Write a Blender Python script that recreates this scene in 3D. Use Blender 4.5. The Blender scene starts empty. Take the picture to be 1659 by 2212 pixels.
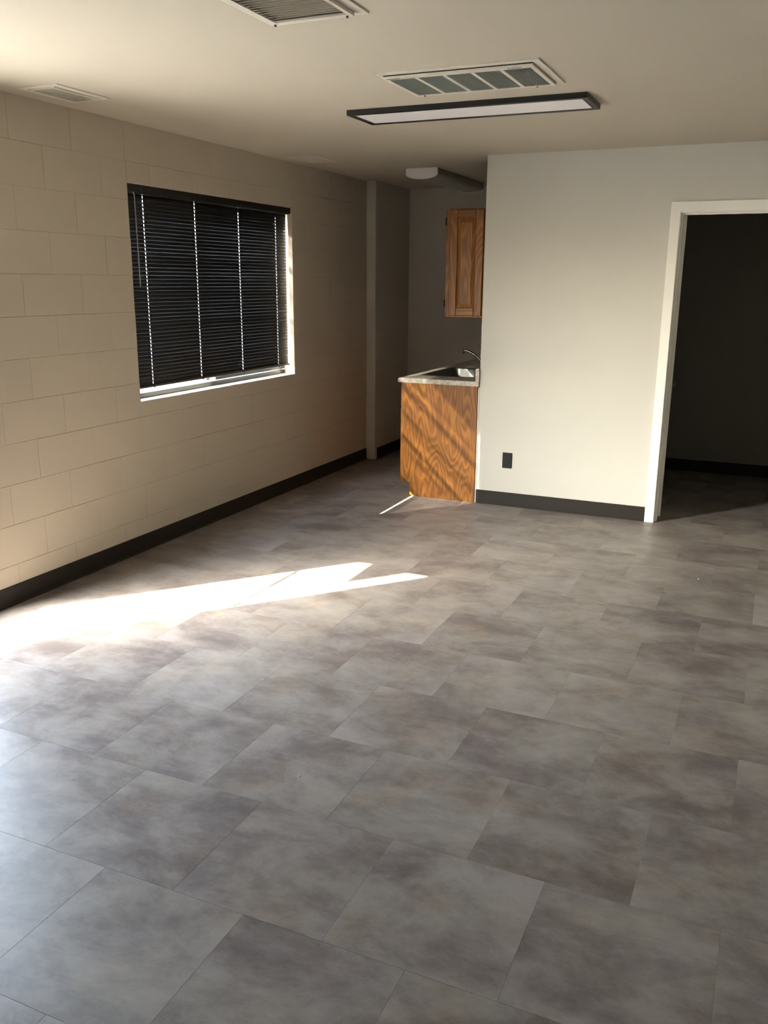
import bpy, bmesh, math, random
from mathutils import Vector, Matrix
random.seed(7)
SC = bpy.context.scene
COL = SC.collection
H = 2.438

# ------------------------------------------------------------------ camera
CAM_F, YAW, PITCH, ROLL = 1886.4, 0.4180, 0.2588, 0.0078
cam_d = bpy.data.cameras.new('camera'); cam = bpy.data.objects.new('camera', cam_d); COL.objects.link(cam)
fw = Vector((-math.sin(YAW)*math.cos(PITCH), math.cos(YAW)*math.cos(PITCH), -math.sin(PITCH)))
rt = Vector((math.cos(YAW), math.sin(YAW), 0)); up = rt.cross(fw)
r2 = rt*math.cos(ROLL) + up*math.sin(ROLL); u2 = up*math.cos(ROLL) - rt*math.sin(ROLL)
M = Matrix((r2, u2, -fw)).transposed().to_4x4(); M.translation = Vector((3.407, 0, 1.6056))
cam.matrix_world = M
cam_d.sensor_fit = 'VERTICAL'; cam_d.sensor_height = 36.0; cam_d.lens = CAM_F/2212*36.0
cam_d.clip_start = 0.02
SC.camera = cam

# ------------------------------------------------------------------ light
SUN_DIR = Vector((1, 1.19, -0.963)).normalized()
world = bpy.data.worlds.new('sky'); SC.world = world; world.use_nodes = True
wn = world.node_tree; wn.nodes.clear()
sky = wn.nodes.new('ShaderNodeTexSky'); sky.sky_type = 'NISHITA'; sky.sun_disc = False
sky.sun_elevation = math.radians(31.8); sky.sun_rotation = math.atan2(-SUN_DIR.x, -SUN_DIR.y)
sky.dust_density = 2.0
bg = wn.nodes.new('ShaderNodeBackground'); bg.inputs['Strength'].default_value = 1.65
wo = wn.nodes.new('ShaderNodeOutputWorld')
hz = wn.nodes.new('ShaderNodeMix'); hz.data_type = 'RGBA'; hz.inputs[0].default_value = .5
bw = wn.nodes.new('ShaderNodeRGBToBW'); wn.links.new(sky.outputs[0], bw.inputs[0])
wn.links.new(sky.outputs[0], hz.inputs[6]); wn.links.new(bw.outputs[0], hz.inputs[7]); wn.links.new(hz.outputs[2], bg.inputs[0]); wn.links.new(bg.outputs[0], wo.inputs[0])
sun_d = bpy.data.lights.new('sun', 'SUN'); sun_d.energy = 13.0; sun_d.color = (1.0, 0.90, 0.78); sun_d.angle = math.radians(0.42)
sun = bpy.data.objects.new('sun', sun_d); COL.objects.link(sun)
sun.rotation_euler = SUN_DIR.to_track_quat('-Z', 'Y').to_euler(); sun.location = (-6, -6, 8)
for nm, y0, y1, z0, z1 in (('door_portal', 1.99, 2.89, 0.02, 2.12), ('window_portal', 4.13, 5.94, 0.92, 2.12)):
    ld = bpy.data.lights.new(nm, 'AREA'); ld.shape = 'RECTANGLE'; ld.size = z1-z0; ld.size_y = y1-y0; ld.cycles.is_portal = True
    lo = bpy.data.objects.new(nm, ld); COL.objects.link(lo)
    lo.location = (-0.215, (y0+y1)/2, (z0+z1)/2); lo.rotation_euler = (0, -math.pi/2, 0)
SC.view_settings.view_transform = 'Standard'; SC.view_settings.look = 'None'
SC.view_settings.exposure = 3.1; SC.view_settings.gamma = 1.0; SC.view_settings.use_curve_mapping = False
SC.cycles.diffuse_bounces = 8; SC.cycles.max_bounces = 14; SC.cycles.transparent_max_bounces = 16
SC.cycles.sample_clamp_indirect = 6.0

# ------------------------------------------------------------------ materials
class NT:
    def __init__(s, name):
        s.m = bpy.data.materials.new(name); s.m.use_nodes = True; s.t = s.m.node_tree
        s.b = s.t.nodes['Principled BSDF']
    def n(s, typ, **kw):
        nd = s.t.nodes.new('ShaderNode'+typ)
        for k, v in kw.items(): setattr(nd, k, v)
        return nd
    def l(s, a, b): s.t.links.new(a, b)
    def setp(s, **kw):
        for k, v in kw.items(): s.b.inputs[k].default_value = v
def c4(c): return (c[0], c[1], c[2], 1)
def coords(s, scale=(1, 1, 1), rnd=False, space='Object'):
    tc = s.n('TexCoord'); mp = s.n('Mapping'); mp.inputs['Scale'].default_value = scale
    src = tc.outputs[space]
    if rnd:
        oi = s.n('ObjectInfo'); mu = s.n('VectorMath', operation='SCALE'); mu.inputs['Scale'].default_value = 37.0
        cb = s.n('CombineXYZ'); s.l(oi.outputs['Random'], cb.inputs[0]); s.l(oi.outputs['Random'], cb.inputs[2])
        s.l(cb.outputs[0], mu.inputs[0]); ad = s.n('VectorMath', operation='ADD')
        s.l(src, ad.inputs[0]); s.l(mu.outputs[0], ad.inputs[1]); src = ad.outputs[0]
    s.l(src, mp.inputs[0]); return mp.outputs[0]
def noise(s, vec, scale, detail=4, rough=.55, dist=0):
    n = s.n('TexNoise'); n.inputs['Scale'].default_value = scale; n.inputs['Detail'].default_value = detail
    n.inputs['Roughness'].default_value = rough; n.inputs['Distortion'].default_value = dist
    s.l(vec, n.inputs['Vector']); return n.outputs[0]
def ramp(s, fac, stops):
    r = s.n('ValToRGB'); e = r.color_ramp.elements
    while len(e) < len(stops): e.new(.5)
    for i, (p, c) in enumerate(stops): e[i].position = p; e[i].color = c4(c)
    s.l(fac, r.inputs[0]); return r.outputs[0]
def bump(s, h, strength, dist=.01, normal=None):
    b = s.n('Bump'); b.inputs['Strength'].default_value = strength; b.inputs['Distance'].default_value = dist
    s.l(h, b.inputs['Height'])
    if normal: s.l(normal, b.inputs['Normal'])
    return b.outputs[0]
def simple(name, col, rough=.5, metal=0, spec=.4):
    s = NT(name); s.setp(**{'Base Color': c4(col), 'Roughness': rough, 'Metallic': metal, 'Specular IOR Level': spec})
    v = coords(s); s.l(bump(s, noise(s, v, 180), .04, .002), s.b.inputs['Normal']); return s.m

def paint(name, col, sc1=220, st=.15, d=.001, rough=.6, pits=False):
    s = NT(name); v = coords(s)
    f = noise(s, v, 1.7, 3)
    dk = tuple(x*.96 for x in col)
    s.l(ramp(s, f, [(.3, dk), (.7, col)]), s.b.inputs['Base Color'])
    s.setp(**{'Roughness': rough, 'Specular IOR Level': .35})
    nm = bump(s, noise(s, v, sc1, 3), st, d)
    if pits:
        vo = s.n('TexVoronoi'); vo.inputs['Scale'].default_value = 42; s.l(v, vo.inputs['Vector'])
        rr = s.n('MapRange'); rr.inputs[1].default_value = .0; rr.inputs[2].default_value = .16; s.l(vo.outputs['Distance'], rr.inputs[0])
        n2 = noise(s, v, 9, 2); gt = s.n('Math', operation='GREATER_THAN'); gt.inputs[1].default_value = .56; s.l(n2, gt.inputs[0])
        mx = s.n('Math', operation='MAXIMUM'); iv = s.n('Math', operation='SUBTRACT'); iv.inputs[0].default_value = 1; s.l(gt.outputs[0], iv.inputs[1])
        s.l(rr.outputs[0], mx.inputs[0]); s.l(iv.outputs[0], mx.inputs[1])
        nm = bump(s, mx.outputs[0], .35, .0015, nm)
    s.l(nm, s.b.inputs['Normal']); return s.m
M_BLOCK = paint('painted_block', (.51, .45, .365), 160, .22, .0015, .62, True)
M_WALL = paint('wall_paint', (.535, .515, .465), 240, .10, .001, .55)
M_CEIL = paint('ceiling_paint', (.50, .455, .375), 130, .25, .0015, .75)
M_DROOM = paint('wall_paint_shaded', (.24, .225, .19), 240, .10, .001, .55)  # darkened wall paint: the far room's shade is put into the colour
M_TRIM = paint('trim_paint', (.80, .785, .73), 60, .03, .001, .35)
M_WHITE = simple('white_metal', (.60, .56, .48), .45)
M_BASE = simple('rubber_base', (.021, .0165, .0135), .5, 0, .2)
M_BLACK = simple('black_metal', (.006, .006, .0065), .42)
M_SLAT = simple('blind_slat', (.0045, .005, .006), .36)
M_WFR = simple('window_frame_bronze', (.03, .034, .04), .35)
M_CHROME = simple('chrome', (.22, .21, .20), .22, 1)
M_STEEL = simple('stainless', (.20, .20, .20), .36, 1)
M_OUTLET = simple('outlet_black', (.010, .010, .010), .5, 0, .2)
M_CORD = simple('blind_cord', (.02, .02, .022), .7)
M_DARK = simple('duct_dark', (.02, .02, .02), .8)
M_DUCT = simple('duct_tan', (.34, .30, .24), .8)
M_FILTER = simple('filter_media', (.20, .215, .19), .9)
M_LENS = simple('acrylic_lens', (.86, .84, .86), .35)
M_LENS2 = simple('grey_prismatic_lens', (.33, .32, .30), .3)
M_CAP = simple('white_plastic', (.80, .77, .80), .45)
M_SUB = simple('subfloor', (.03, .028, .026), .9)
M_CONC = simple('concrete_outside', (.45, .43, .40), .9)
M_CHIP = simple('white_chip', (.8, .78, .72), .7)
M_PLASTIC = simple('latch_plastic', (.6, .58, .5), .5)

def mk_wand():
    s = NT('clear_wand'); s.setp(**{'Base Color': (.5, .5, .5, 1), 'Roughness': .15, 'Alpha': .45}); return s.m
M_WAND = mk_wand()
def mk_glass():
    s = NT('window_glass'); t = s.t; t.nodes.remove(s.b)
    tr = s.n('BsdfTransparent'); tr.inputs[0].default_value = (.93, .95, .94, 1)
    gl = s.n('BsdfGlossy'); gl.inputs['Roughness'].default_value = .02
    lw = s.n('LayerWeight'); lw.inputs[0].default_value = .5; pw = s.n('Math', operation='POWER'); pw.inputs[1].default_value = 4.0
    ma = s.n('Math', operation='MULTIPLY_ADD'); ma.inputs[1].default_value = .6; ma.inputs[2].default_value = .03; mx = s.n('MixShader')
    s.l(lw.outputs['Facing'], pw.inputs[0]); s.l(pw.outputs[0], ma.inputs[0]); s.l(ma.outputs[0], mx.inputs[0]); s.l(tr.outputs[0], mx.inputs[1]); s.l(gl.outputs[0], mx.inputs[2])
    s.l(mx.outputs[0], t.nodes['Material Output'].inputs[0]); return s.m
M_GLASS = mk_glass()
def mk_tile():
    s = NT('stone_look_vinyl_tile'); v = coords(s, (1.0, 1.45, 1), True)
    f1 = noise(s, v, 3.0, 12, .68, .3); f2 = noise(s, v, 11.0, 10, .72, .15); f3 = noise(s, v, 60, 3, .7)
    a = s.n('Math', operation='MULTIPLY_ADD'); a.inputs[1].default_value = .40; s.l(f2, a.inputs[0]); s.l(f1, a.inputs[2])
    b = s.n('Math', operation='MULTIPLY_ADD'); b.inputs[1].default_value = .07; s.l(f3, b.inputs[0]); s.l(a.outputs[0], b.inputs[2])
    oi = s.n('ObjectInfo'); c = s.n('Math', operation='MULTIPLY_ADD'); c.inputs[1].default_value = .10; s.l(oi.outputs['Random'], c.inputs[0]); s.l(b.outputs[0], c.inputs[2])
    col = ramp(s, c.outputs[0], [(.61, (.122, .099, .088)), (.71, (.172, .144, .128)), (.79, (.216, .188, .168)), (.94, (.285, .252, .226))])
    v2 = coords(s, (1, 1, 1), True); h = noise(s, v2, 4.1, 5, .6)
    tint = ramp(s, h, [(.38, (.97, .965, 1.02)), (.55, (1, 1, 1)), (.68, (1.05, .98, .92))])
    mx = s.n('Mix', data_type='RGBA', blend_type='MULTIPLY'); mx.inputs[0].default_value = 1
    s.l(col, mx.inputs[6]); s.l(tint, mx.inputs[7]); s.l(mx.outputs[2], s.b.inputs['Base Color'])
    rr = s.n('MapRange'); rr.inputs[3].default_value = .38; rr.inputs[4].default_value = .50; s.l(f2, rr.inputs[0]); s.l(rr.outputs[0], s.b.inputs['Roughness'])
    s.setp(**{'Specular IOR Level': .45})
    nm = bump(s, f3, .12, .001); s.l(bump(s, noise(s, v2, 7, 2), .04, .01, nm), s.b.inputs['Normal']); return s.m
M_TILE = mk_tile()
def mk_oak(name, axis=2, cath=1.0, off=(0, 0, 0)):
    s = NT(name); tc = s.n('TexCoord'); mp = s.n('Mapping')
    sc = [5.0, 5.0, 5.0]; sc[axis] = .95; mp.inputs['Scale'].default_value = sc; mp.inputs['Location'].default_value = off
    s.l(tc.outputs['Object'], mp.inputs[0]); v = mp.outputs[0]
    n1 = noise(s, v, .9*cath, 2, .45, .25)
    m = s.n('Math', operation='MULTIPLY'); m.inputs[1].default_value = 26.0; s.l(n1, m.inputs[0])
    fr = s.n('Math', operation='FRACT'); s.l(m.outputs[0], fr.inputs[0])
    mp2 = s.n('Mapping'); sc2 = [160.0]*3; sc2[axis] = 5; mp2.inputs['Scale'].default_value = sc2; s.l(tc.outputs['Object'], mp2.inputs[0])
    n2 = noise(s, mp2.outputs[0], 1.0, 3, .6)
    a = s.n('Math', operation='MULTIPLY_ADD'); a.inputs[1].default_value = .55; s.l(n2, a.inputs[0]); s.l(fr.outputs[0], a.inputs[2])
    col = ramp(s, a.outputs[0], [(.10, (.095, .030, .006)), (.42, (.205, .076, .013)), (.80, (.262, .108, .020)), (1.15, (.160, .058, .010))])
    s.l(col, s.b.inputs['Base Color']); s.setp(**{'Roughness': .42, 'Specular IOR Level': .28})
    s.l(bump(s, n2, .12, .001), s.b.inputs['Normal']); return s.m
M_OAK = mk_oak('oak_veneer'); M_OAK2 = mk_oak('oak_solid', 2, .8, (3.1, 1.7, .4)); M_OAKH = mk_oak('oak_rail', 0, .8, (.4, 2.2, 1.5))
M_OAKY = mk_oak('oak_lengthwise', 1, .8, (1.4, 2.2, 1.5))
def mk_lam():
    s = NT('stone_laminate'); v = coords(s)
    f = noise(s, v, 38, 6, .65, .5); g = noise(s, v, 140, 2)
    a = s.n('Math', operation='MULTIPLY_ADD'); a.inputs[1].default_value = .25; s.l(g, a.inputs[0]); s.l(f, a.inputs[2])
    s.l(ramp(s, a.outputs[0], [(.45, (.20, .175, .14)), (.60, (.36, .325, .27)), (.78, (.46, .42, .36))]), s.b.inputs['Base Color'])
    s.setp(**{'Roughness': .35}); return s.m
M_LAM = mk_lam()

# ------------------------------------------------------------------ builders
class MB:
    def __init__(s): s.bm = bmesh.new()
    def box(s, x0, x1, y0, y1, z0, z1):
        vs = [s.bm.verts.new(p) for p in ((x0,y0,z0),(x1,y0,z0),(x1,y1,z0),(x0,y1,z0),(x0,y0,z1),(x1,y0,z1),(x1,y1,z1),(x0,y1,z1))]
        for f in ((0,3,2,1),(4,5,6,7),(0,1,5,4),(1,2,6,5),(2,3,7,6),(3,0,4,7)): s.bm.faces.new([vs[i] for i in f])
        return s
    def cbox(s, x0, x1, y0, y1, z0, z1, c=.003):
        b = bmesh.new(); t = MB(); t.box(x0,x1,y0,y1,z0,z1)
        bmesh.ops.bevel(t.bm, geom=t.bm.edges[:], offset=c, segments=1, affect='EDGES')
        s.join(t); b.free(); return s
    def join(s, t):
        me = bpy.data.meshes.new('tmp'); t.bm.to_mesh(me); s.bm.from_mesh(me); bpy.data.meshes.remove(me); t.bm.free()
    def prism(s, pts, axis, a0, a1):       # closed polygon extruded along an axis
        def P(p, a):
            return {0: (a, p[0], p[1]), 1: (p[0], a, p[1]), 2: (p[0], p[1], a)}[axis]
        A = [s.bm.verts.new(P(p, a0)) for p in pts]; B = [s.bm.verts.new(P(p, a1)) for p in pts]; n = len(pts)
        s.bm.faces.new(A); s.bm.faces.new(B[::-1])
        for i in range(n): s.bm.faces.new((A[i], B[i], B[(i+1) % n], A[(i+1) % n]))
        bmesh.ops.recalc_face_normals(s.bm, faces=s.bm.faces[:]); return s
    def tube(s, path, r, seg=10, cap=True):
        path = [Vector(p) for p in path]; rings = []; prev = None
        for i, p in enumerate(path):
            t = (path[min(i+1, len(path)-1)] - path[max(i-1, 0)]).normalized()
            ref = Vector((0, 0, 1)) if abs(t.z) < .9 else Vector((1, 0, 0))
            a = t.cross(ref).normalized() if prev is None else (prev - t*prev.dot(t)).normalized()
            prev = a; b = t.cross(a); rr = r[i] if isinstance(r, (list, tuple)) else r
            rings.append([s.bm.verts.new(p + (a*math.cos(2*math.pi*k/seg) + b*math.sin(2*math.pi*k/seg))*rr) for k in range(seg)])
        for A, B in zip(rings, rings[1:]):
            for k in range(seg): s.bm.faces.new((A[k], A[(k+1) % seg], B[(k+1) % seg], B[k]))
        if cap: s.bm.faces.new(rings[0][::-1]); s.bm.faces.new(rings[-1])
        return s
    def ring(s, x0, x1, y0, y1, z0, z1, ix0, ix1, iy0, iy1):   # flat frame in the xy plane
        s.box(x0, x1, y0, iy0, z0, z1); s.box(x0, x1, iy1, y1, z0, z1); s.box(x0, ix0, iy0, iy1, z0, z1); s.box(ix1, x1, iy0, iy1, z0, z1); return s
    def build(s, name, mat, parent=None, origin=None, smooth=False):
        if origin is not None:
            bmesh.ops.translate(s.bm, verts=s.bm.verts[:], vec=-Vector(origin))
        me = bpy.data.meshes.new(name); s.bm.to_mesh(me); s.bm.free(); me.materials.append(mat)
        if smooth:
            for p in me.polygons: p.use_smooth = True
        o = bpy.data.objects.new(name, me); COL.objects.link(o)
        if origin is not None: o.location = origin
        if parent:
            pw = Vector((0,0,0)); q = parent
            while q: pw += q.location; q = q.parent
            o.parent = parent; o.location = Vector(o.location) - pw
        return o
def struct(o): o['kind'] = 'structure'; return o
def tag(o, label, cat, group=None):
    o['label'] = label; o['category'] = cat
    if group: o['group'] = group
    return o
def empty(name, loc):
    o = bpy.data.objects.new(name, None); COL.objects.link(o); o.location = loc; o.empty_display_size = .1; return o
def center(x0,x1,y0,y1,z0,z1): return ((x0+x1)/2, (y0+y1)/2, (z0+z1)/2)

# ------------------------------------------------------------------ setting
XR, YB, YW, YE, YK, FD = 4.7, -1.3, 6.10, 7.25, 8.014, .088    # right wall, rear wall, facing wall, furring end, back wall, furring depth
WT = .11
WY0, WY1, WZ0, WZ1 = 4.122, 5.945, .905, 2.122      # window opening
DY0, DY1, DZ1 = 1.98, 2.896, 2.134                  # glazed entry opening
floor = struct(MB().box(-.2, XR+.1, YB-.1, YK+.1, -.12, -.0035).build('floor', M_SUB))
XW = 1.450                                          # left end of the facing wall
T = .4572; g = .00012
def clip(a, b, lo, hi): return max(a, lo), min(b, hi)
cache = {}
for n in range(-4, 18):
    y0, y1 = .254+n*T, .254+(n+1)*T
    cy0, cy1 = clip(y0, y1, YB, YK)
    if cy1-cy0 < .01: continue
    off = 0 if n % 2 else .2286
    for m in range(-6, 9):
        x0 = 1.607+off+m*T; cx0, cx1 = clip(x0, x0+T, 0.0, XR)
        if cx1-cx0 < .01: continue
        k = (round(cx1-cx0, 3), round(cy1-cy0, 3)); ctr = ((cx0+cx1)/2, (cy0+cy1)/2, -.0015)
        if k not in cache:
            hx, hy = (cx1-cx0)/2-g, (cy1-cy0)/2-g
            o = MB().cbox(-hx, hx, -hy, hy, -.0015, .0015, .0004).build('tile', M_TILE, floor)
            cache[k] = o.data
        else:
            o = bpy.data.objects.new('tile', cache[k]); COL.objects.link(o); o.parent = floor
        o.location = ctr
ceil = struct(MB().box(-.2, XR+.1, YB-.1, YK+.1, H, H+.15).build('ceiling', M_CEIL))

# left wall of painted concrete block
bk = -.0026
mb = MB(); X0 = -.2
mb.box(X0, bk, YB-.1, DY0, 0, H); mb.box(X0, bk, DY0, DY1, DZ1, H); mb.box(X0, bk, DY1, WY0, 0, H)
mb.box(X0, bk, WY0, WY1, 0, WZ0); mb.box(X0, bk, WY0, WY1, WZ1, H); mb.box(X0, bk, WY1, YK+.1, 0, H)
wall_left = struct(mb.build('wall_left', M_BLOCK))
CH = .2032; bl = .4064
def sub(rects, hole):
    out = []
    hy0, hy1, hz0, hz1 = hole
    for (a, b, c, d) in rects:
        if b <= hy0 or a >= hy1 or d <= hz0 or c >= hz1: out.append((a, b, c, d)); continue
        if a < hy0: out.append((a, hy0, c, d))
        if b > hy1: out.append((hy1, b, c, d))
        m0, m1 = max(a, hy0), min(b, hy1)
        if c < hz0: out.append((m0, m1, c, hz0))
        if d > hz1: out.append((m0, m1, hz1, d))
    return out
bcache = {}
for row in range(12):
    ph = 3.709 if row % 2 else 3.9122
    for i in range(-14, 10):
        a, b = ph+i*bl, ph+(i+1)*bl; a, b = clip(a, b, YB, YE)
        if b-a < .03: continue
        if b < 1.0: continue                    # wall behind the camera stays plain
        for (p, q, r, s_) in sub(sub([(a, b, row*CH, (row+1)*CH)], (WY0, WY1, WZ0, WZ1)), (DY0, DY1, 0, DZ1)):
            if q-p < .012 or s_-r < .012: continue
            k = (round(q-p, 3), round(s_-r, 3)); ctr = (-.0015, (p+q)/2, (r+s_)/2)
            if k not in bcache:
                hy, hz = (q-p)/2-.0004, (s_-r)/2-.0009
                o = MB().cbox(-.0015, .0015, -hy, hy, -hz, hz, .0011).build('block', M_BLOCK, wall_left); bcache[k] = o.data
            else:
                o = bpy.data.objects.new('block', bcache[k]); COL.objects.link(o); o.parent = wall_left
            o.location = (ctr[0]+random.uniform(-.0005, .0005), ctr[1], ctr[2])
# furred kitchen side of the left wall
struct(MB().cbox(-.001, FD, YE, YK+.02, 0, H, .003).build('wall_left_kitchen', M_WALL))
# facing wall with doorway
DX0, DX1, DH = 2.748, 3.61, 2.037
mb = MB(); mb.box(XW, DX0-.018, YW, YW+WT, 0, H); mb.box(DX1+.018, XR, YW, YW+WT, 0, H); mb.box(DX0-.018, DX1+.018, YW, YW+WT, DH+.018, H)
struct(mb.build('wall_facing', M_WALL))
struct(MB().box(XW, XW+WT, YW+WT, YK, 0, H).build('wall_kitchen_right', M_WALL))
struct(MB().box(-.2, XW+WT/2, YK, YK+.1, 0, H).build('wall_back', M_WALL))
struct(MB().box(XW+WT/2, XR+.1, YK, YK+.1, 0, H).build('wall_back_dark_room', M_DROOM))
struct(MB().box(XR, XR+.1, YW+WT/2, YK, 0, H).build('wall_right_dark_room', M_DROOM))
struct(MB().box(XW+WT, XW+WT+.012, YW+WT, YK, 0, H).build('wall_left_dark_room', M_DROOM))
struct(MB().box(XR, XR+.1, YB, YW+WT/2, 0, H).build('wall_right', M_WALL))
struct(MB().box(-.2, XR+.1, YB-.1, YB, 0, H).build('wall_rear', M_WALL))

# cove base
def base_y(name, x, y0, y1, sgn=1, h=.102):
    pts = [(x, 0), (x+sgn*.012, 0), (x+sgn*.010, .004), (x+sgn*.005, .012), (x+sgn*.004, h-.002), (x+sgn*.002, h), (x, h)]
    return struct(MB().prism(pts, 1, y0, y1).build(name, M_BASE))
def base_x(name, y, x0, x1, sgn=-1, h=.102):
    pts = [(y, 0), (y+sgn*.012, 0), (y+sgn*.010, .004), (y+sgn*.005, .012), (y+sgn*.004, h-.002), (y+sgn*.002, h), (y, h)]
    return struct(MB().prism(pts, 0, x0, x1).build(name, M_BASE))
base_y('baseboard_left', .0005, DY1+.02, YE-.001)
base_y('baseboard_left_rear', .0005, YB+.02, DY0-.02)
base_y('baseboard_left_kitchen', FD, YE+.045, YK)
base_x('baseboard_back_kitchen', YK, FD+.012, .84)
base_x('baseboard_facing', YW, XW, DX0-.069)
base_x('baseboard_facing_right', YW, DX1+.069, XR)
base_x('baseboard_back_dark_room', YK, XW+WT+.012, XR-.012)
base_y('baseboard_dark_room_left', XW+WT+.012, YW+WT, YK)
base_y('baseboard_right', XR, YB+.02, YW-.012, -1)
base_x('baseboard_rear', YB, .012, XR-.012, 1)

# interior doorway with mitred casing, jamb, stop and the leaf swung into the dark room
door1 = struct(empty('door_1', (DX0, YW, 0)))
cw = .060; ct = .012; r_ = .006
cx0, cx1, cz = DX0-.006, DX1+.006, DH+.006
def casing_prof(ys, sgn):   # colonial-ish flat casing with an eased inner edge
    return None
mb = MB(); mb.prism([(cx0-cw, 0), (cx0, 0), (cx0, cz), (cx0-cw, cz+cw)], 1, YW-ct, YW); mb.build('casing', M_TRIM, door1)
mb = MB(); mb.prism([(cx1, 0), (cx1+cw, 0), (cx1+cw, cz+cw), (cx1, cz)], 1, YW-ct, YW); mb.build('casing', M_TRIM, door1)
mb = MB(); mb.prism([(cx0-cw, cz+cw), (cx0, cz), (cx1, cz), (cx1+cw, cz+cw)], 1, YW-ct-.0005, YW); mb.build('casing', M_TRIM, door1)
mb = MB(); mb.box(DX0-.018, DX0, YW-.001, YW+WT+.001, 0, DH+.018); mb.build('jamb', M_TRIM, door1)
mb = MB(); mb.box(DX1, DX1+.018, YW-.001, YW+WT+.001, 0, DH+.018); mb.build('jamb', M_TRIM, door1)
mb = MB(); mb.box(DX0, DX1, YW-.001, YW+WT+.001, DH, DH+.018); mb.build('jamb', M_TRIM, door1)
mb = MB(); mb.cbox(DX0-.001, DX0+.011, YW+.03, YW+.066, 0, DH, .002); mb.cbox(DX1-.011, DX1+.001, YW+.03, YW+.066, 0, DH, .002); mb.cbox(DX0, DX1, YW+.03, YW+.066, DH-.011, DH+.001, .002)
mb.build('door_stop', M_TRIM, door1)
leaf = MB().cbox(0, .74, -.035, 0, .012, DH-.004, .0015).build('door_leaf', M_TRIM, door1)
leaf.location = (DX0-.012-DX0, YW+WT+.02-YW, 0); leaf.rotation_euler = (0, 0, math.radians(98.5))
kn = MB().tube([(.675, -.034, .87), (.675, -.042, .87), (.675, -.044, .87), (.675, -.062, .87), (.675, -.070, .87), (.675, -.088, .87), (.675, -.094, .87)], [.032, .032, .012, .012, .026, .026, .012], 20)
ko = kn.build('door_knob', M_STEEL, None, None, True); ko.parent = leaf
ko2 = MB().tube([(.675, -.001, .87), (.675, .007, .87), (.675, .009, .87), (.675, .027, .87), (.675, .035, .87), (.675, .053, .87), (.675, .059, .87)], [.032, .032, .012, .012, .026, .026, .012], 20).build('door_knob', M_STEEL, None, None, True); ko2.parent = leaf

# thin white bead between cabinet panel and wall corner
struct(MB().cbox(1.4405, XW, YW-.004, YW+.06, 0, .862, .0015).build('trim_1', M_TRIM))

# glazed entry door (sunlight comes through it)
door2 = struct(empty('door_2', (-.1, (DY0+DY1)/2, 0)))
gx0, gx1 = -.122, -.078; GY0, GY1, GZ0, GZ1 = 2.130, 2.832, .235, 1.99
MB().box(gx0-.02, gx1+.02, DY0, DY0+.035, 0, DZ1).build('door_jamb', M_BLACK, door2)
MB().box(gx0-.02, gx1+.02, DY1-.012, DY1, 0, DZ1).build('door_jamb', M_BLACK, door2)
MB().box(gx0-.02, gx1+.02, DY0+.035, DY1-.012, DZ1-.035, DZ1).build('door_jamb', M_BLACK, door2)
MB().cbox(gx0, gx1, DY0+.037, GY0, .008, DZ1-.038, .003).build('stile', M_BLACK, door2)
MB().cbox(gx0, gx1, GY1, DY1-.014, .008, DZ1-.038, .003).build('stile', M_BLACK, door2)
MB().cbox(gx0, gx1, GY0, GY1, .008, GZ0, .003).build('bottom_rail', M_BLACK, door2)
MB().cbox(gx0, gx1, GY0, GY1, GZ1, DZ1-.038, .003).build('top_rail', M_BLACK, door2)
MB().box(-.103, -.097, GY0-.005, GY1+.005, GZ0-.005, GZ1+.005).build('glass_pane', M_GLASS, door2)
MB().tube([(-.085, GY0-.02, 1.018), (-.05, GY0-.02, 1.018), (-.04, GY0, 1.018), (-.04, GY1-.01, 1.038), (-.05, GY1+.02, 1.038), (-.085, GY1+.02, 1.038)], .008, 10).build('push_bar', M_CHROME, door2)
MB().tube([(-.135, 2.115, .66), (-.165, 2.13, .665), (-.17, 2.165, .70), (-.17, 2.165, .90), (-.165, 2.13, .935), (-.135, 2.115, .94)], .009, 10).build('pull_handle', M_CHROME, door2)
MB().box(-.2, 0, DY0, DY1, -.0035, .006).build('threshold', M_WFR, door2)
# canopy outside over the entry door
can = empty('door_canopy', (-.2, 2.1, 2.08)); tag(can, 'dark canopy with fascia boards outside above the glazed entry door', 'canopy')
pts = [(-.205, 1.507), (-.80, 1.507), (-.80, 1.845), (-.92, 1.845), (-.92, 2.74), (-.205, 2.74)]
MB().prism(pts, 2, 2.30, 2.335).build('canopy_deck', M_WFR, can)
MB().box(-.80, -.78, 1.507, 1.865, 2.08, 2.30).build('fascia', M_WFR, can)
MB().box(-.92, -.90, 1.845, 2.74, 2.08, 2.30).build('fascia', M_WFR, can)
MB().box(-.90, -.80, 1.845, 1.865, 2.08, 2.30).build('fascia', M_WFR, can)
MB().box(-.78, -.205, 2.0, 2.04, 2.24, 2.30).build('bracket', M_WFR, can)
MB().box(-.90, -.205, 2.6, 2.64, 2.24, 2.30).build('bracket', M_WFR, can)
struct(MB().box(-30, -.2, -20, 26, -.3, -.12).build('ground_outside', M_CONC))

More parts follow.
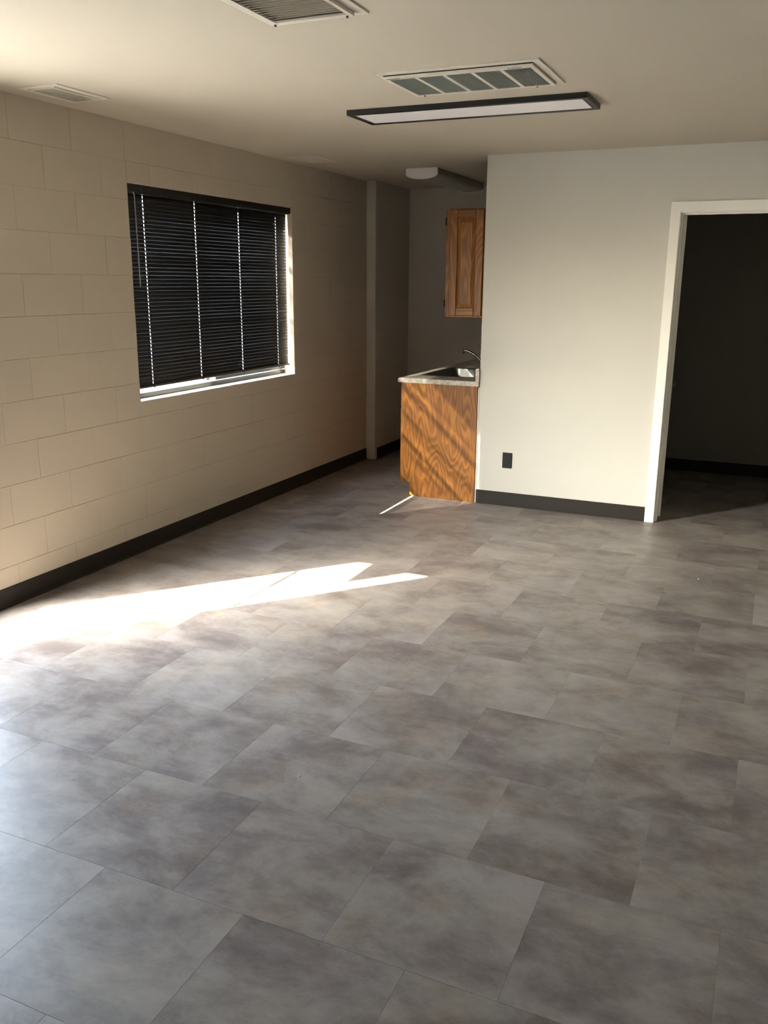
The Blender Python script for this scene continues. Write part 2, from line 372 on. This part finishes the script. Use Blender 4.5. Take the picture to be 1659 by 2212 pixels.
# window: dark slider frame, two panes, sash, latch
win = struct(empty('window_1', (-.1, (WY0+WY1)/2, WZ0)))
fx0, fx1 = -.155, -.090; MY = 4.985
MB().box(fx0, fx1, WY0, WY1, WZ0, .936).build('frame_sill', M_WFR, win)
MB().box(fx0, fx1, WY0, WY1, WZ1-.04, WZ1).build('frame_head', M_WFR, win)
MB().box(fx0, fx1, WY0, WY0+.035, .943, WZ1-.04).build('frame_jamb', M_WFR, win)
MB().box(fx0, fx1, WY1-.035, WY1, .943, WZ1-.04).build('frame_jamb', M_WFR, win)
MB().box(-.145, -.12, MY-.03, MY+.005, .943, WZ1-.04).build('meeting_stile', M_WFR, win)
sash = MB(); sash.box(-.116, -.095, MY, WY1-.02, .940, .969); sash.box(-.116, -.095, MY, WY1-.02, WZ1-.07, WZ1-.035)
sash.box(-.116, -.095, MY, MY+.035, .969, WZ1-.07); sash.box(-.116, -.095, WY1-.05, WY1-.02, .969, WZ1-.07)
sash.build('sash', M_WFR, win)
MB().box(-.135, -.131, WY0+.03, MY-.02, .932, WZ1-.035).build('glass_pane', M_GLASS, win)
MB().box(-.108, -.104, MY+.03, WY1-.045, .965, WZ1-.065).build('glass_pane', M_GLASS, win)
MB().cbox(-.095, -.078, MY-.025, MY+.02, .944, .962, .003).build('latch', M_PLASTIC, win)

# ------------------------------------------------------------------ blind
BY0, BY1 = WY0+.008, 5.934
blind = empty('window_blind', (-.03, (BY0+BY1)/2, 2.07))
tag(blind, 'closed black mini blind with wand hanging in the block wall window', 'blind')
MB().cbox(-.075, -.017, WY0+.004, 5.936, 2.074, 2.118, .002).build('headrail', M_BLACK, blind)
MB().cbox(-.016, -.010, WY0+.002, 5.942, 2.080, 2.119, .001).build('valance', M_BLACK, blind)
SX = -.050; CORDS = [4.304, 4.803, 5.298, 5.785]; pitch = .0222; nsl = 49
def slat_mesh(tilt, mb):
    prof = []
    for j in range(5):
        u = (j/4-.5)*.025; w = .0022*(1-(2*u/.025)**2)
        prof.append((u, w))
    ys = [BY0]
    for c in CORDS: ys += [c-.0016, c+.0016]
    ys.append(BY1)
    ct_, st_ = math.cos(tilt), math.sin(tilt)
    def P(u, w): return (u*ct_ + w*st_, -u*st_ + w*ct_)
    th = .0005
    for i in range(len(ys)-1):
        hole = i % 2 == 1
        for j in range(4):
            if hole and j in (1, 2): continue
            (u0, w0), (u1, w1) = prof[j], prof[j+1]
            a, b, c, d = P(u0, w0), P(u1, w1), P(u1, w1-th), P(u0, w0-th)
            mb.prism([a, b, c, d], 1, ys[i], ys[i+1])
    return mb
variants = []
for t in (79.4, 81.8, 84, 80.5, 78):
    m_ = slat_mesh(math.radians(t), MB()); me = bpy.data.meshes.new('slat'); m_.bm.to_mesh(me); m_.bm.free(); me.materials.append(M_SLAT); variants.append(me)
top = 2.062
seq = [1, 2, 1, 1, 2, 3, 0, 1, 3, 0, 3, 1, 0, 4, 0, 1, 2, 3, 0, 0, 4, 1, 3, 0, 1, 2, 0, 3, 1, 0, 0, 4, 1, 2, 3, 0, 1, 1, 0, 3, 0, 4, 1, 0, 3, 1, 0, 1, 2]
zrail = .974
for i in range(nsl):
    z = top - i*pitch
    o = bpy.data.objects.new('slat', variants[seq[i % len(seq)]]); COL.objects.link(o); o.parent = blind
    o.location = Vector((SX, 0, z)) - blind.location; 
MB().cbox(SX-.011, SX+.011, BY0, 5.940, .970, .984, .003).build('bottom_rail', M_BLACK, blind)
for c in CORDS:
    MB().tube([(SX+.0068, c, 2.075), (SX+.0068, c, .980)], .0006, 6).build('ladder_cord', M_CORD, blind)
    MB().cbox(SX+.011, SX+.0125, c-.006, c+.006, .963, .984, .0006).build('cord_clip', M_BLACK, blind)
MB().tube([(-.014, 4.186, 2.080), (-.008, 4.186, 2.06), (-.008, 4.192, 1.56)], .0035, 6).build('wand', M_WAND, blind)

# ------------------------------------------------------------------ base cabinet, counter, sink, faucet
CX0, CX1, CYF = .841, 1.439, 6.088
cabb = empty('base_cabinet', (1.14, 7.05, 0)); tag(cabb, 'oak base cabinet with veneered end panel under the kitchen counter', 'cabinet')
mb = MB(); mb.prism([(.918, 0), (CX1, 0), (CX1, .868), (CX0+.018, .868), (CX0+.018, .105), (.918, .105)], 1, CYF, CYF+.016); mb.build('end_panel', M_OAK, cabb, (1.14, CYF, .43))
MB().box(CX0+.02, CX1-.002, CYF+.016, YK-.002, .105, .72).build('carcass', M_OAK2, cabb)
MB().box(.922, 1.40, CYF+.016, YK-.002, 0, .105).build('toe_kick', M_OAKY, cabb)
ff = MB()
ff.box(CX0, CX0+.019, CYF-.001, CYF+.045, .105, .868); ff.box(CX0, CX0+.019, 8.014-.05, YK-.002, .105, .868)
ff.box(CX0, CX0+.019, CYF+.045, YK-.05, .105, .14); ff.box(CX0, CX0+.019, CYF+.045, YK-.05, .83, .868); ff.box(CX0, CX0+.019, CYF+.045, YK-.05, .66, .70)
ff.build('face_frame', M_OAK2, cabb)
def raised_door(mbx, x, y0, y1, z0, z1, sgn=-1, t=.018, fwid=.055):
    mbx.cbox(min(x, x+sgn*t), max(x, x+sgn*t), y0, y0+fwid, z0, z1, .002); mbx.cbox(min(x, x+sgn*t), max(x, x+sgn*t), y1-fwid, y1, z0, z1, .002)
    mbx.cbox(min(x, x+sgn*t), max(x, x+sgn*t), y0+fwid, y1-fwid, z0, z0+fwid, .002); mbx.cbox(min(x, x+sgn*t), max(x, x+sgn*t), y0+fwid, y1-fwid, z1-fwid, z1, .002)
    mbx.box(min(x, x+sgn*.008), max(x, x+sgn*.008), y0+fwid, y1-fwid, z0+fwid, z1-fwid)
    mbx.cbox(min(x, x+sgn*.015), max(x, x+sgn*.015), y0+fwid+.02, y1-fwid-.02, z0+fwid+.02, z1-fwid-.02, .006)
for k in range(4):
    a = CYF+.03+k*.472; b = a+.452
    m = MB(); raised_door(m, CX0, a, b, .12, .67); m.build('door', M_OAK2, cabb)
    MB().cbox(CX0-.018, CX0, a, b, .69, .845, .003).build('drawer_front', M_OAKY, cabb)

ct0 = .811
cnt = empty('countertop', (1.13, 7.05, .87)); tag(cnt, 'speckled stone-look laminate countertop with low backsplash beside the facing wall', 'countertop')
SBX0, SBX1, SBY0, SBY1 = .905, 1.335, 6.33, 7.02      # sink cutout
m = MB(); zc0, zc1 = .8690, .903
# rolled front edge profile extruded along y, in segments around the sink
prof = [(ct0+.004, zc0), (ct0, zc0+.006), (ct0, zc1-.012), (ct0+.004, zc1-.004), (ct0+.012, zc1), (SBX0, zc1), (SBX0, zc0)]
m.prism(prof, 1, CYF-.006, YK-.002)
m.box(SBX0, 1.447, CYF-.006, SBY0, zc0, zc1); m.box(SBX0, 1.447, SBY1, YK-.002, zc0, zc1); m.box(SBX1, 1.447, SBY0, SBY1, zc0, zc1)
m.build('counter_slab', M_LAM, cnt)
MB().prism([(1.422, zc1-.001), (1.448, zc1-.001), (1.448, .998), (1.430, .998), (1.425, .995), (1.422, .988)], 1, CYF-.006, YK-.002).build('backsplash', M_LAM, cnt)
sink = empty('kitchen_sink', (1.12, (SBY0+SBY1)/2, .90)); tag(sink, 'stainless steel sink basin set into the laminate countertop', 'sink')
def rrect(cx, cy, hx, hy, r, z, n=5):
    out = []
    for q, (sx, sy) in enumerate(((1, 1), (-1, 1), (-1, -1), (1, -1))):
        for k in range(n+1):
            a = math.pi/2*(q + k/n); out.append((cx+sx*(hx-r)+r*math.cos(a), cy+sy*(hy-r)+r*math.sin(a), z))
    return out
cxs, cys = (SBX0+SBX1)/2, (SBY0+SBY1)/2; hx, hy = (SBX1-SBX0)/2, (SBY1-SBY0)/2
def loft(rings, close=True):
    mm = MB(); R = [[mm.bm.verts.new(p) for p in r] for r in rings]
    for A, B in zip(R, R[1:]):
        n = len(A)
        for k in range(n): mm.bm.faces.new((A[k], A[(k+1) % n], B[(k+1) % n], B[k]))
    if close: mm.bm.faces.new(R[-1])
    bmesh.ops.recalc_face_normals(mm.bm, faces=mm.bm.faces[:]); return mm
loft([rrect(cxs, cys, hx+.012, hy+.012, .04, zc1+.0005), rrect(cxs, cys, hx+.008, hy+.008, .04, zc1+.004), rrect(cxs, cys, hx-.006, hy-.006, .045, zc1+.003),
      rrect(cxs, cys, hx-.014, hy-.014, .05, zc1-.008), rrect(cxs, cys, hx-.025, hy-.025, .06, zc1-.13), rrect(cxs, cys, hx-.05, hy-.05, .06, zc1-.16)]).build('basin', M_STEEL, sink, None, True)
MB().tube([(cxs, cys, zc1-.1595), (cxs, cys, zc1-.156)], .04, 20).build('drain', M_CHROME, sink)
fau = empty('faucet', (1.372, 6.50, zc1)); tag(fau, 'dark chrome kitchen faucet with curved spout behind the sink', 'faucet')
FY = 6.50
MB().cbox(1.345, 1.398, FY-.11, FY+.11, zc1+.0005, zc1+.014, .004).build('base_plate', M_CHROME, fau)
MB().tube([(1.372, FY, zc1+.012), (1.372, FY, zc1+.05), (1.370, FY, zc1+.075), (1.368, FY, zc1+.085)], [.024, .022, .020, .012], 16).build('body', M_CHROME, fau, None, True)
sp = []
for k in range(13):
    t = k/12; P0, P1, P2, P3 = Vector((1.365, FY, .965)), Vector((1.32, FY, 1.035)), Vector((1.25, FY, 1.093)), Vector((1.178, FY, 1.092))
    sp.append(P0*(1-t)**3 + P1*3*t*(1-t)**2 + P2*3*t*t*(1-t) + P3*t**3)
MB().tube(sp, [.011-.0025*k/12 for k in range(13)], 12).build('spout', M_CHROME, fau, None, True)
MB().tube([(1.183, FY, 1.094), (1.181, FY, 1.068)], [.0095, .0085], 12).build('aerator', M_CHROME, fau, None, True)
MB().tube([(1.372, FY-.08, zc1+.012), (1.372, FY-.08, zc1+.035), (1.372, FY-.08, zc1+.045)], [.016, .014, .01], 12).build('handle', M_CHROME, fau, None, True)
MB().tube([(1.372, FY+.08, zc1+.012), (1.372, FY+.08, zc1+.035), (1.372, FY+.08, zc1+.045)], [.016, .014, .01], 12).build('handle', M_CHROME, fau, None, True)

# ------------------------------------------------------------------ wall cabinet
UX0, UX1, UY, UZ0, UZ1 = 1.164, 1.449, 6.128, 1.352, 2.104
upc = empty('wall_cabinet', ((UX0+UX1)/2, 7.0, UZ0)); tag(upc, 'oak wall cabinet with raised end panel above the sink counter', 'cabinet')
MB().box(UX0+.019, UX1, UY, YK-.002, UZ0+.004, UZ1-.004).build('carcass', M_OAK2, upc)
m = MB(); m.box(UX0, UX0+.019, UY-.002, UY+.045, UZ0, UZ1); m.box(UX0, UX0+.019, YK-.05, YK-.002, UZ0, UZ1); m.box(UX0, UX0+.019, UY+.045, YK-.05, UZ0, UZ0+.04); m.box(UX0, UX0+.019, UY+.045, YK-.05, UZ1-.04, UZ1)
m.build('face_frame', M_OAK2, upc)
# raised end panel: stiles, rails, field
ex0, ex1, ez0, ez1 = UX0+.024, UX1-.014, UZ0+.014, UZ1-.012
ep = MB().box(ex0+.002, ex1-.002, UY-.006, UY, ez0+.002, ez1-.002).build('end_panel', M_OAK2, upc, (1.3, UY, 1.73))
def chp(mb): return mb
MB().cbox(ex0, ex0+.056, UY-.018, UY-.001, ez0, ez1, .004).build('stile', M_OAK2, ep, (ex0, UY, 1.5))
MB().cbox(ex1-.056, ex1, UY-.018, UY-.001, ez0, ez1, .004).build('stile', M_OAK, ep, (ex1, UY, 1.9))
MB().cbox(ex0+.056, ex1-.056, UY-.018, UY-.001, ez0, ez0+.056, .004).build('rail', M_OAKH, ep, (1.3, UY, ez0))
MB().cbox(ex0+.056, ex1-.056, UY-.018, UY-.001, ez1-.056, ez1, .004).build('rail', M_OAKH, ep, (1.25, UY, ez1))
px0, px1, pz0, pz1 = ex0+.057, ex1-.057, ez0+.057, ez1-.057
def rr4(x0, x1, z0, z1, y): return [(x0, y, z0), (x1, y, z0), (x1, y, z1), (x0, y, z1)]
loft([rr4(px0, px1, pz0, pz1, UY-.008), rr4(px0+.026, px1-.026, pz0+.030, pz1-.030, UY-.017), rr4(px0+.028, px1-.028, pz0+.032, pz1-.032, UY-.017)]).build('raised_field', M_OAK, ep, (1.31, UY, 1.33))
for k in range(4):
    a = UY+.02+k*.466; m = MB(); raised_door(m, UX0, a, a+.45, UZ0+.012, UZ1-.012); d = m.build('door', M_OAK2, upc)
    if k == 0:
        for zz in (UZ0+.07, UZ1-.115):
            MB().tube([(UX0-.020, a-.004, zz), (UX0-.020, a-.004, zz+.055)], .0045, 8).build('hinge', M_BLACK, d)

# ------------------------------------------------------------------ outlet
out = empty('wall_outlet', (1.681, YW, .342)); tag(out, 'black duplex outlet low on the white facing wall', 'outlet')
MB().cbox(1.645, 1.717, YW-.006, YW, .284, .400, .003).build('cover_plate', M_OUTLET, out)
rc = MB().cbox(1.6645, 1.6975, YW-.0085, YW-.005, .308, .376, .001).build('receptacle', M_OUTLET, out)
for zc in (.325, .359):
    for (dx, w, h_) in ((-.0065, .0022, .008), (.0065, .0022, .010)):
        MB().box(1.681+dx-w/2, 1.681+dx+w/2, YW-.0089, YW-.0083, zc+.001, zc+.001+h_).build('slot', M_DARK, rc)
    MB().tube([(1.681, YW-.0089, zc-.007), (1.681, YW-.0083, zc-.007)], .0026, 10).build('ground_hole', M_DARK, rc)

# ------------------------------------------------------------------ ceiling fixtures
Z = H
lp = empty('ceiling_light', (1.88, 4.44, Z)); tag(lp, 'flat black-framed light panel with white lens, unlit, below the grille', 'light', None)
MB().ring(1.276, 2.489, 4.292, 4.602, Z-.0245, Z-.0005, 1.305, 2.460, 4.321, 4.573).build('frame', M_BLACK, lp)
MB().box(1.304, 2.461, 4.320, 4.574, Z-.0215, Z-.012).build('diffuser', M_LENS, lp)

rg = empty('return_air_grille', (2.09, 3.83, Z)); tag(rg, 'white return air grille with five grey filter panels above the black light', 'vent')
gx0_, gx1_, gy0_, gy1_ = 1.745, 2.440, 3.602, 4.060
MB().ring(gx0_, gx1_, gy0_, gy1_, Z-.006, Z-.0003, gx0_+.022, gx1_-.03, gy0_+.03, gy1_-.022).build('flange', M_WHITE, rg)
ix0, ix1, iy0, iy1 = 1.760, 2.405, 3.660, 4.045
MB().ring(ix0, ix1, iy0, iy1, Z-.014, Z-.005, ix0+.018, ix1-.018, iy0+.030, iy1-.018).build('door_frame', M_WHITE, rg)
MB().box(ix0+.003, ix1-.003, iy0+.003, iy1-.003, Z-.0045, Z-.002).build('duct_opening', M_DARK, rg)
px = [ix0+.018+(ix1-ix0-.036)*k/5 for k in range(6)]
for k in range(5):
    a, b = px[k]+(.009 if k else 0), px[k+1]-(.009 if k < 4 else 0)
    f = MB()
    f.box(a+.0005, b-.0005, iy0+.0305, iy1-.0185, Z-.0085, Z-.0060)
    fo = f.build('filter_panel', M_FILTER, rg)
    f = MB(); q = a+.006
    while q < b-.003: f.box(q, q+.0012, iy0+.031, iy1-.019, Z-.0125, Z-.0086); q += .0075
    q = iy0+.036
    while q < iy1-.02: f.box(a+.001, b-.001, q, q+.0012, Z-.0125, Z-.0086); q += .0075
    fo2 = f.build('filter_mesh', M_FILTER, fo); fo2['kind'] = 'stuff'
    if k < 4: MB().cbox(b+.0005, px[k+1]+.0085, iy0+.030, iy1-.018, Z-.014, Z-.006, .001).build('divider_bar', M_WHITE, rg)
for lx in (1.803, 2.326):
    MB().tube([(lx, 4.035, Z-.014), (lx, 4.035, Z-.019)], .004, 10).build('latch', M_STEEL, rg)
    MB().cbox(lx-.030, lx+.030, 3.668, 3.672, Z-.0152, Z-.0138, .0004).build('hinge_slot', M_DARK, rg)

r2g = empty('louvered_ceiling_vent', (1.90, 2.47, Z)); tag(r2g, 'cream louvered ceiling vent cut off by the top edge of the photo', 'vent')
MB().ring(1.725, 2.088, 2.13, 2.822, Z-.005, Z-.0003, 1.752, 2.048, 2.16, 2.792).build('flange', M_WHITE, r2g)
MB().ring(1.758, 2.050, 2.152, 2.792, Z-.016, Z-.006, 1.776, 2.036, 2.17, 2.765).build('door_frame', M_WHITE, r2g)
MB().box(1.757, 2.049, 2.162, 2.791, Z-.005, Z-.001).build('duct_opening', M_DUCT, r2g)
y = 2.180; me = None
while y < 2.762:
    if me is None:
        s_ = MB().prism([(-.0082, -.0080), (-.0078, -.0094), (.0082, -.0040), (.0078, -.0026)], 0, -.130, .130); o = s_.build('louver', M_WHITE); me = o.data
    else:
        o = bpy.data.objects.new('louver', me); COL.objects.link(o)
    o.parent = r2g; o.location = Vector((1.906, y, Z-.0055)) - r2g.location; y += .0215
for lx in (1.765, 2.030): MB().tube([(lx, 2.780, Z-.016), (lx, 2.780, Z-.022)], .004, 10).build('latch', M_STEEL, r2g)

def register(loc, label):
    e = empty('ceiling_register', loc); tag(e, label, 'vent', 'small ceiling registers along the block wall')
    def P(mb, nm, mat): o = mb.build(nm, mat); o.parent = e; return o
    P(MB().ring(-.118, .118, -.175, .175, -.004, -.0003, -.07, .07, -.14, .14), 'flange', M_WHITE)
    P(MB().ring(-.078, .078, -.150, .150, -.010, -.004, -.066, .066, -.136, .136), 'inner_frame', M_WHITE)
    P(MB().box(-.069, .069, -.139, .139, -.0035, -.001), 'duct_opening', M_DUCT)
    yy = -.128; mm = None
    while yy < .132:
        if mm is None:
            o = P(MB().prism([(-.0038, -.0078), (-.0034, -.0090), (.0038, -.0050), (.0034, -.0038)], 0, -.0655, .0655), 'louver', M_WHITE); mm = o.data
        else:
            o = bpy.data.objects.new('louver', mm); COL.objects.link(o); o.parent = e
        o.location = (0, yy, 0); yy += .0128
    return e
register((.243, 3.432, Z), 'cream ceiling register nearest the left edge, above the block wall')
register((.229, 5.845, Z), 'faint cream ceiling register beyond the window, near the kitchen')

kl = empty('wraparound_light', (.774, 7.17, Z)); tag(kl, 'white wraparound fluorescent ceiling light, unlit, in the kitchen alcove', 'light')
def wrap(w, dz, hs, ht, n=10):
    pts = [(-w/2, 0), (-w/2-.002, -hs)]
    for k in range(1, n): 
        a = math.pi*k/n; pts.append((-(w/2)*math.cos(a), -hs-(ht-hs)*math.sin(a)))
    pts += [(w/2+.002, -hs), (w/2, 0)]
    return [(x+.774, z+Z-dz) for x, z in pts]
MB().prism(wrap(.246, .001, .040, .074), 1, 6.60, 7.74).build('diffuser', M_LENS2, kl)
MB().prism(wrap(.256, .0005, .044, .080), 1, 6.585, 6.60).build('end_cap', M_CAP, kl)
MB().prism(wrap(.256, .0005, .044, .080), 1, 7.74, 7.755).build('end_cap', M_CAP, kl)

# ------------------------------------------------------------------ small paint chips on the floor
def chip(x, y, label, s=1):
    m = MB(); vs = [m.bm.verts.new(p) for p in ((x-.004*s, y-.002, .0006), (x+.003*s, y-.003*s, .0006), (x+.005*s, y+.002, .0006), (x, y+.004*s, .0006), (x, y, .005*s))]
    for a, b in ((0, 1), (1, 2), (2, 3), (3, 0)): m.bm.faces.new((vs[a], vs[b], vs[4]))
    m.bm.faces.new((vs[3], vs[2], vs[1], vs[0]))
    tag(m.build('paint_chip', M_CHIP, None, (x, y, .0002)), label, 'debris')
chip(2.098, 2.262, 'tiny white chip on the grey floor near the photo centre')
chip(3.136, 4.963, 'tiny white chip on the grey floor in front of the dark doorway')
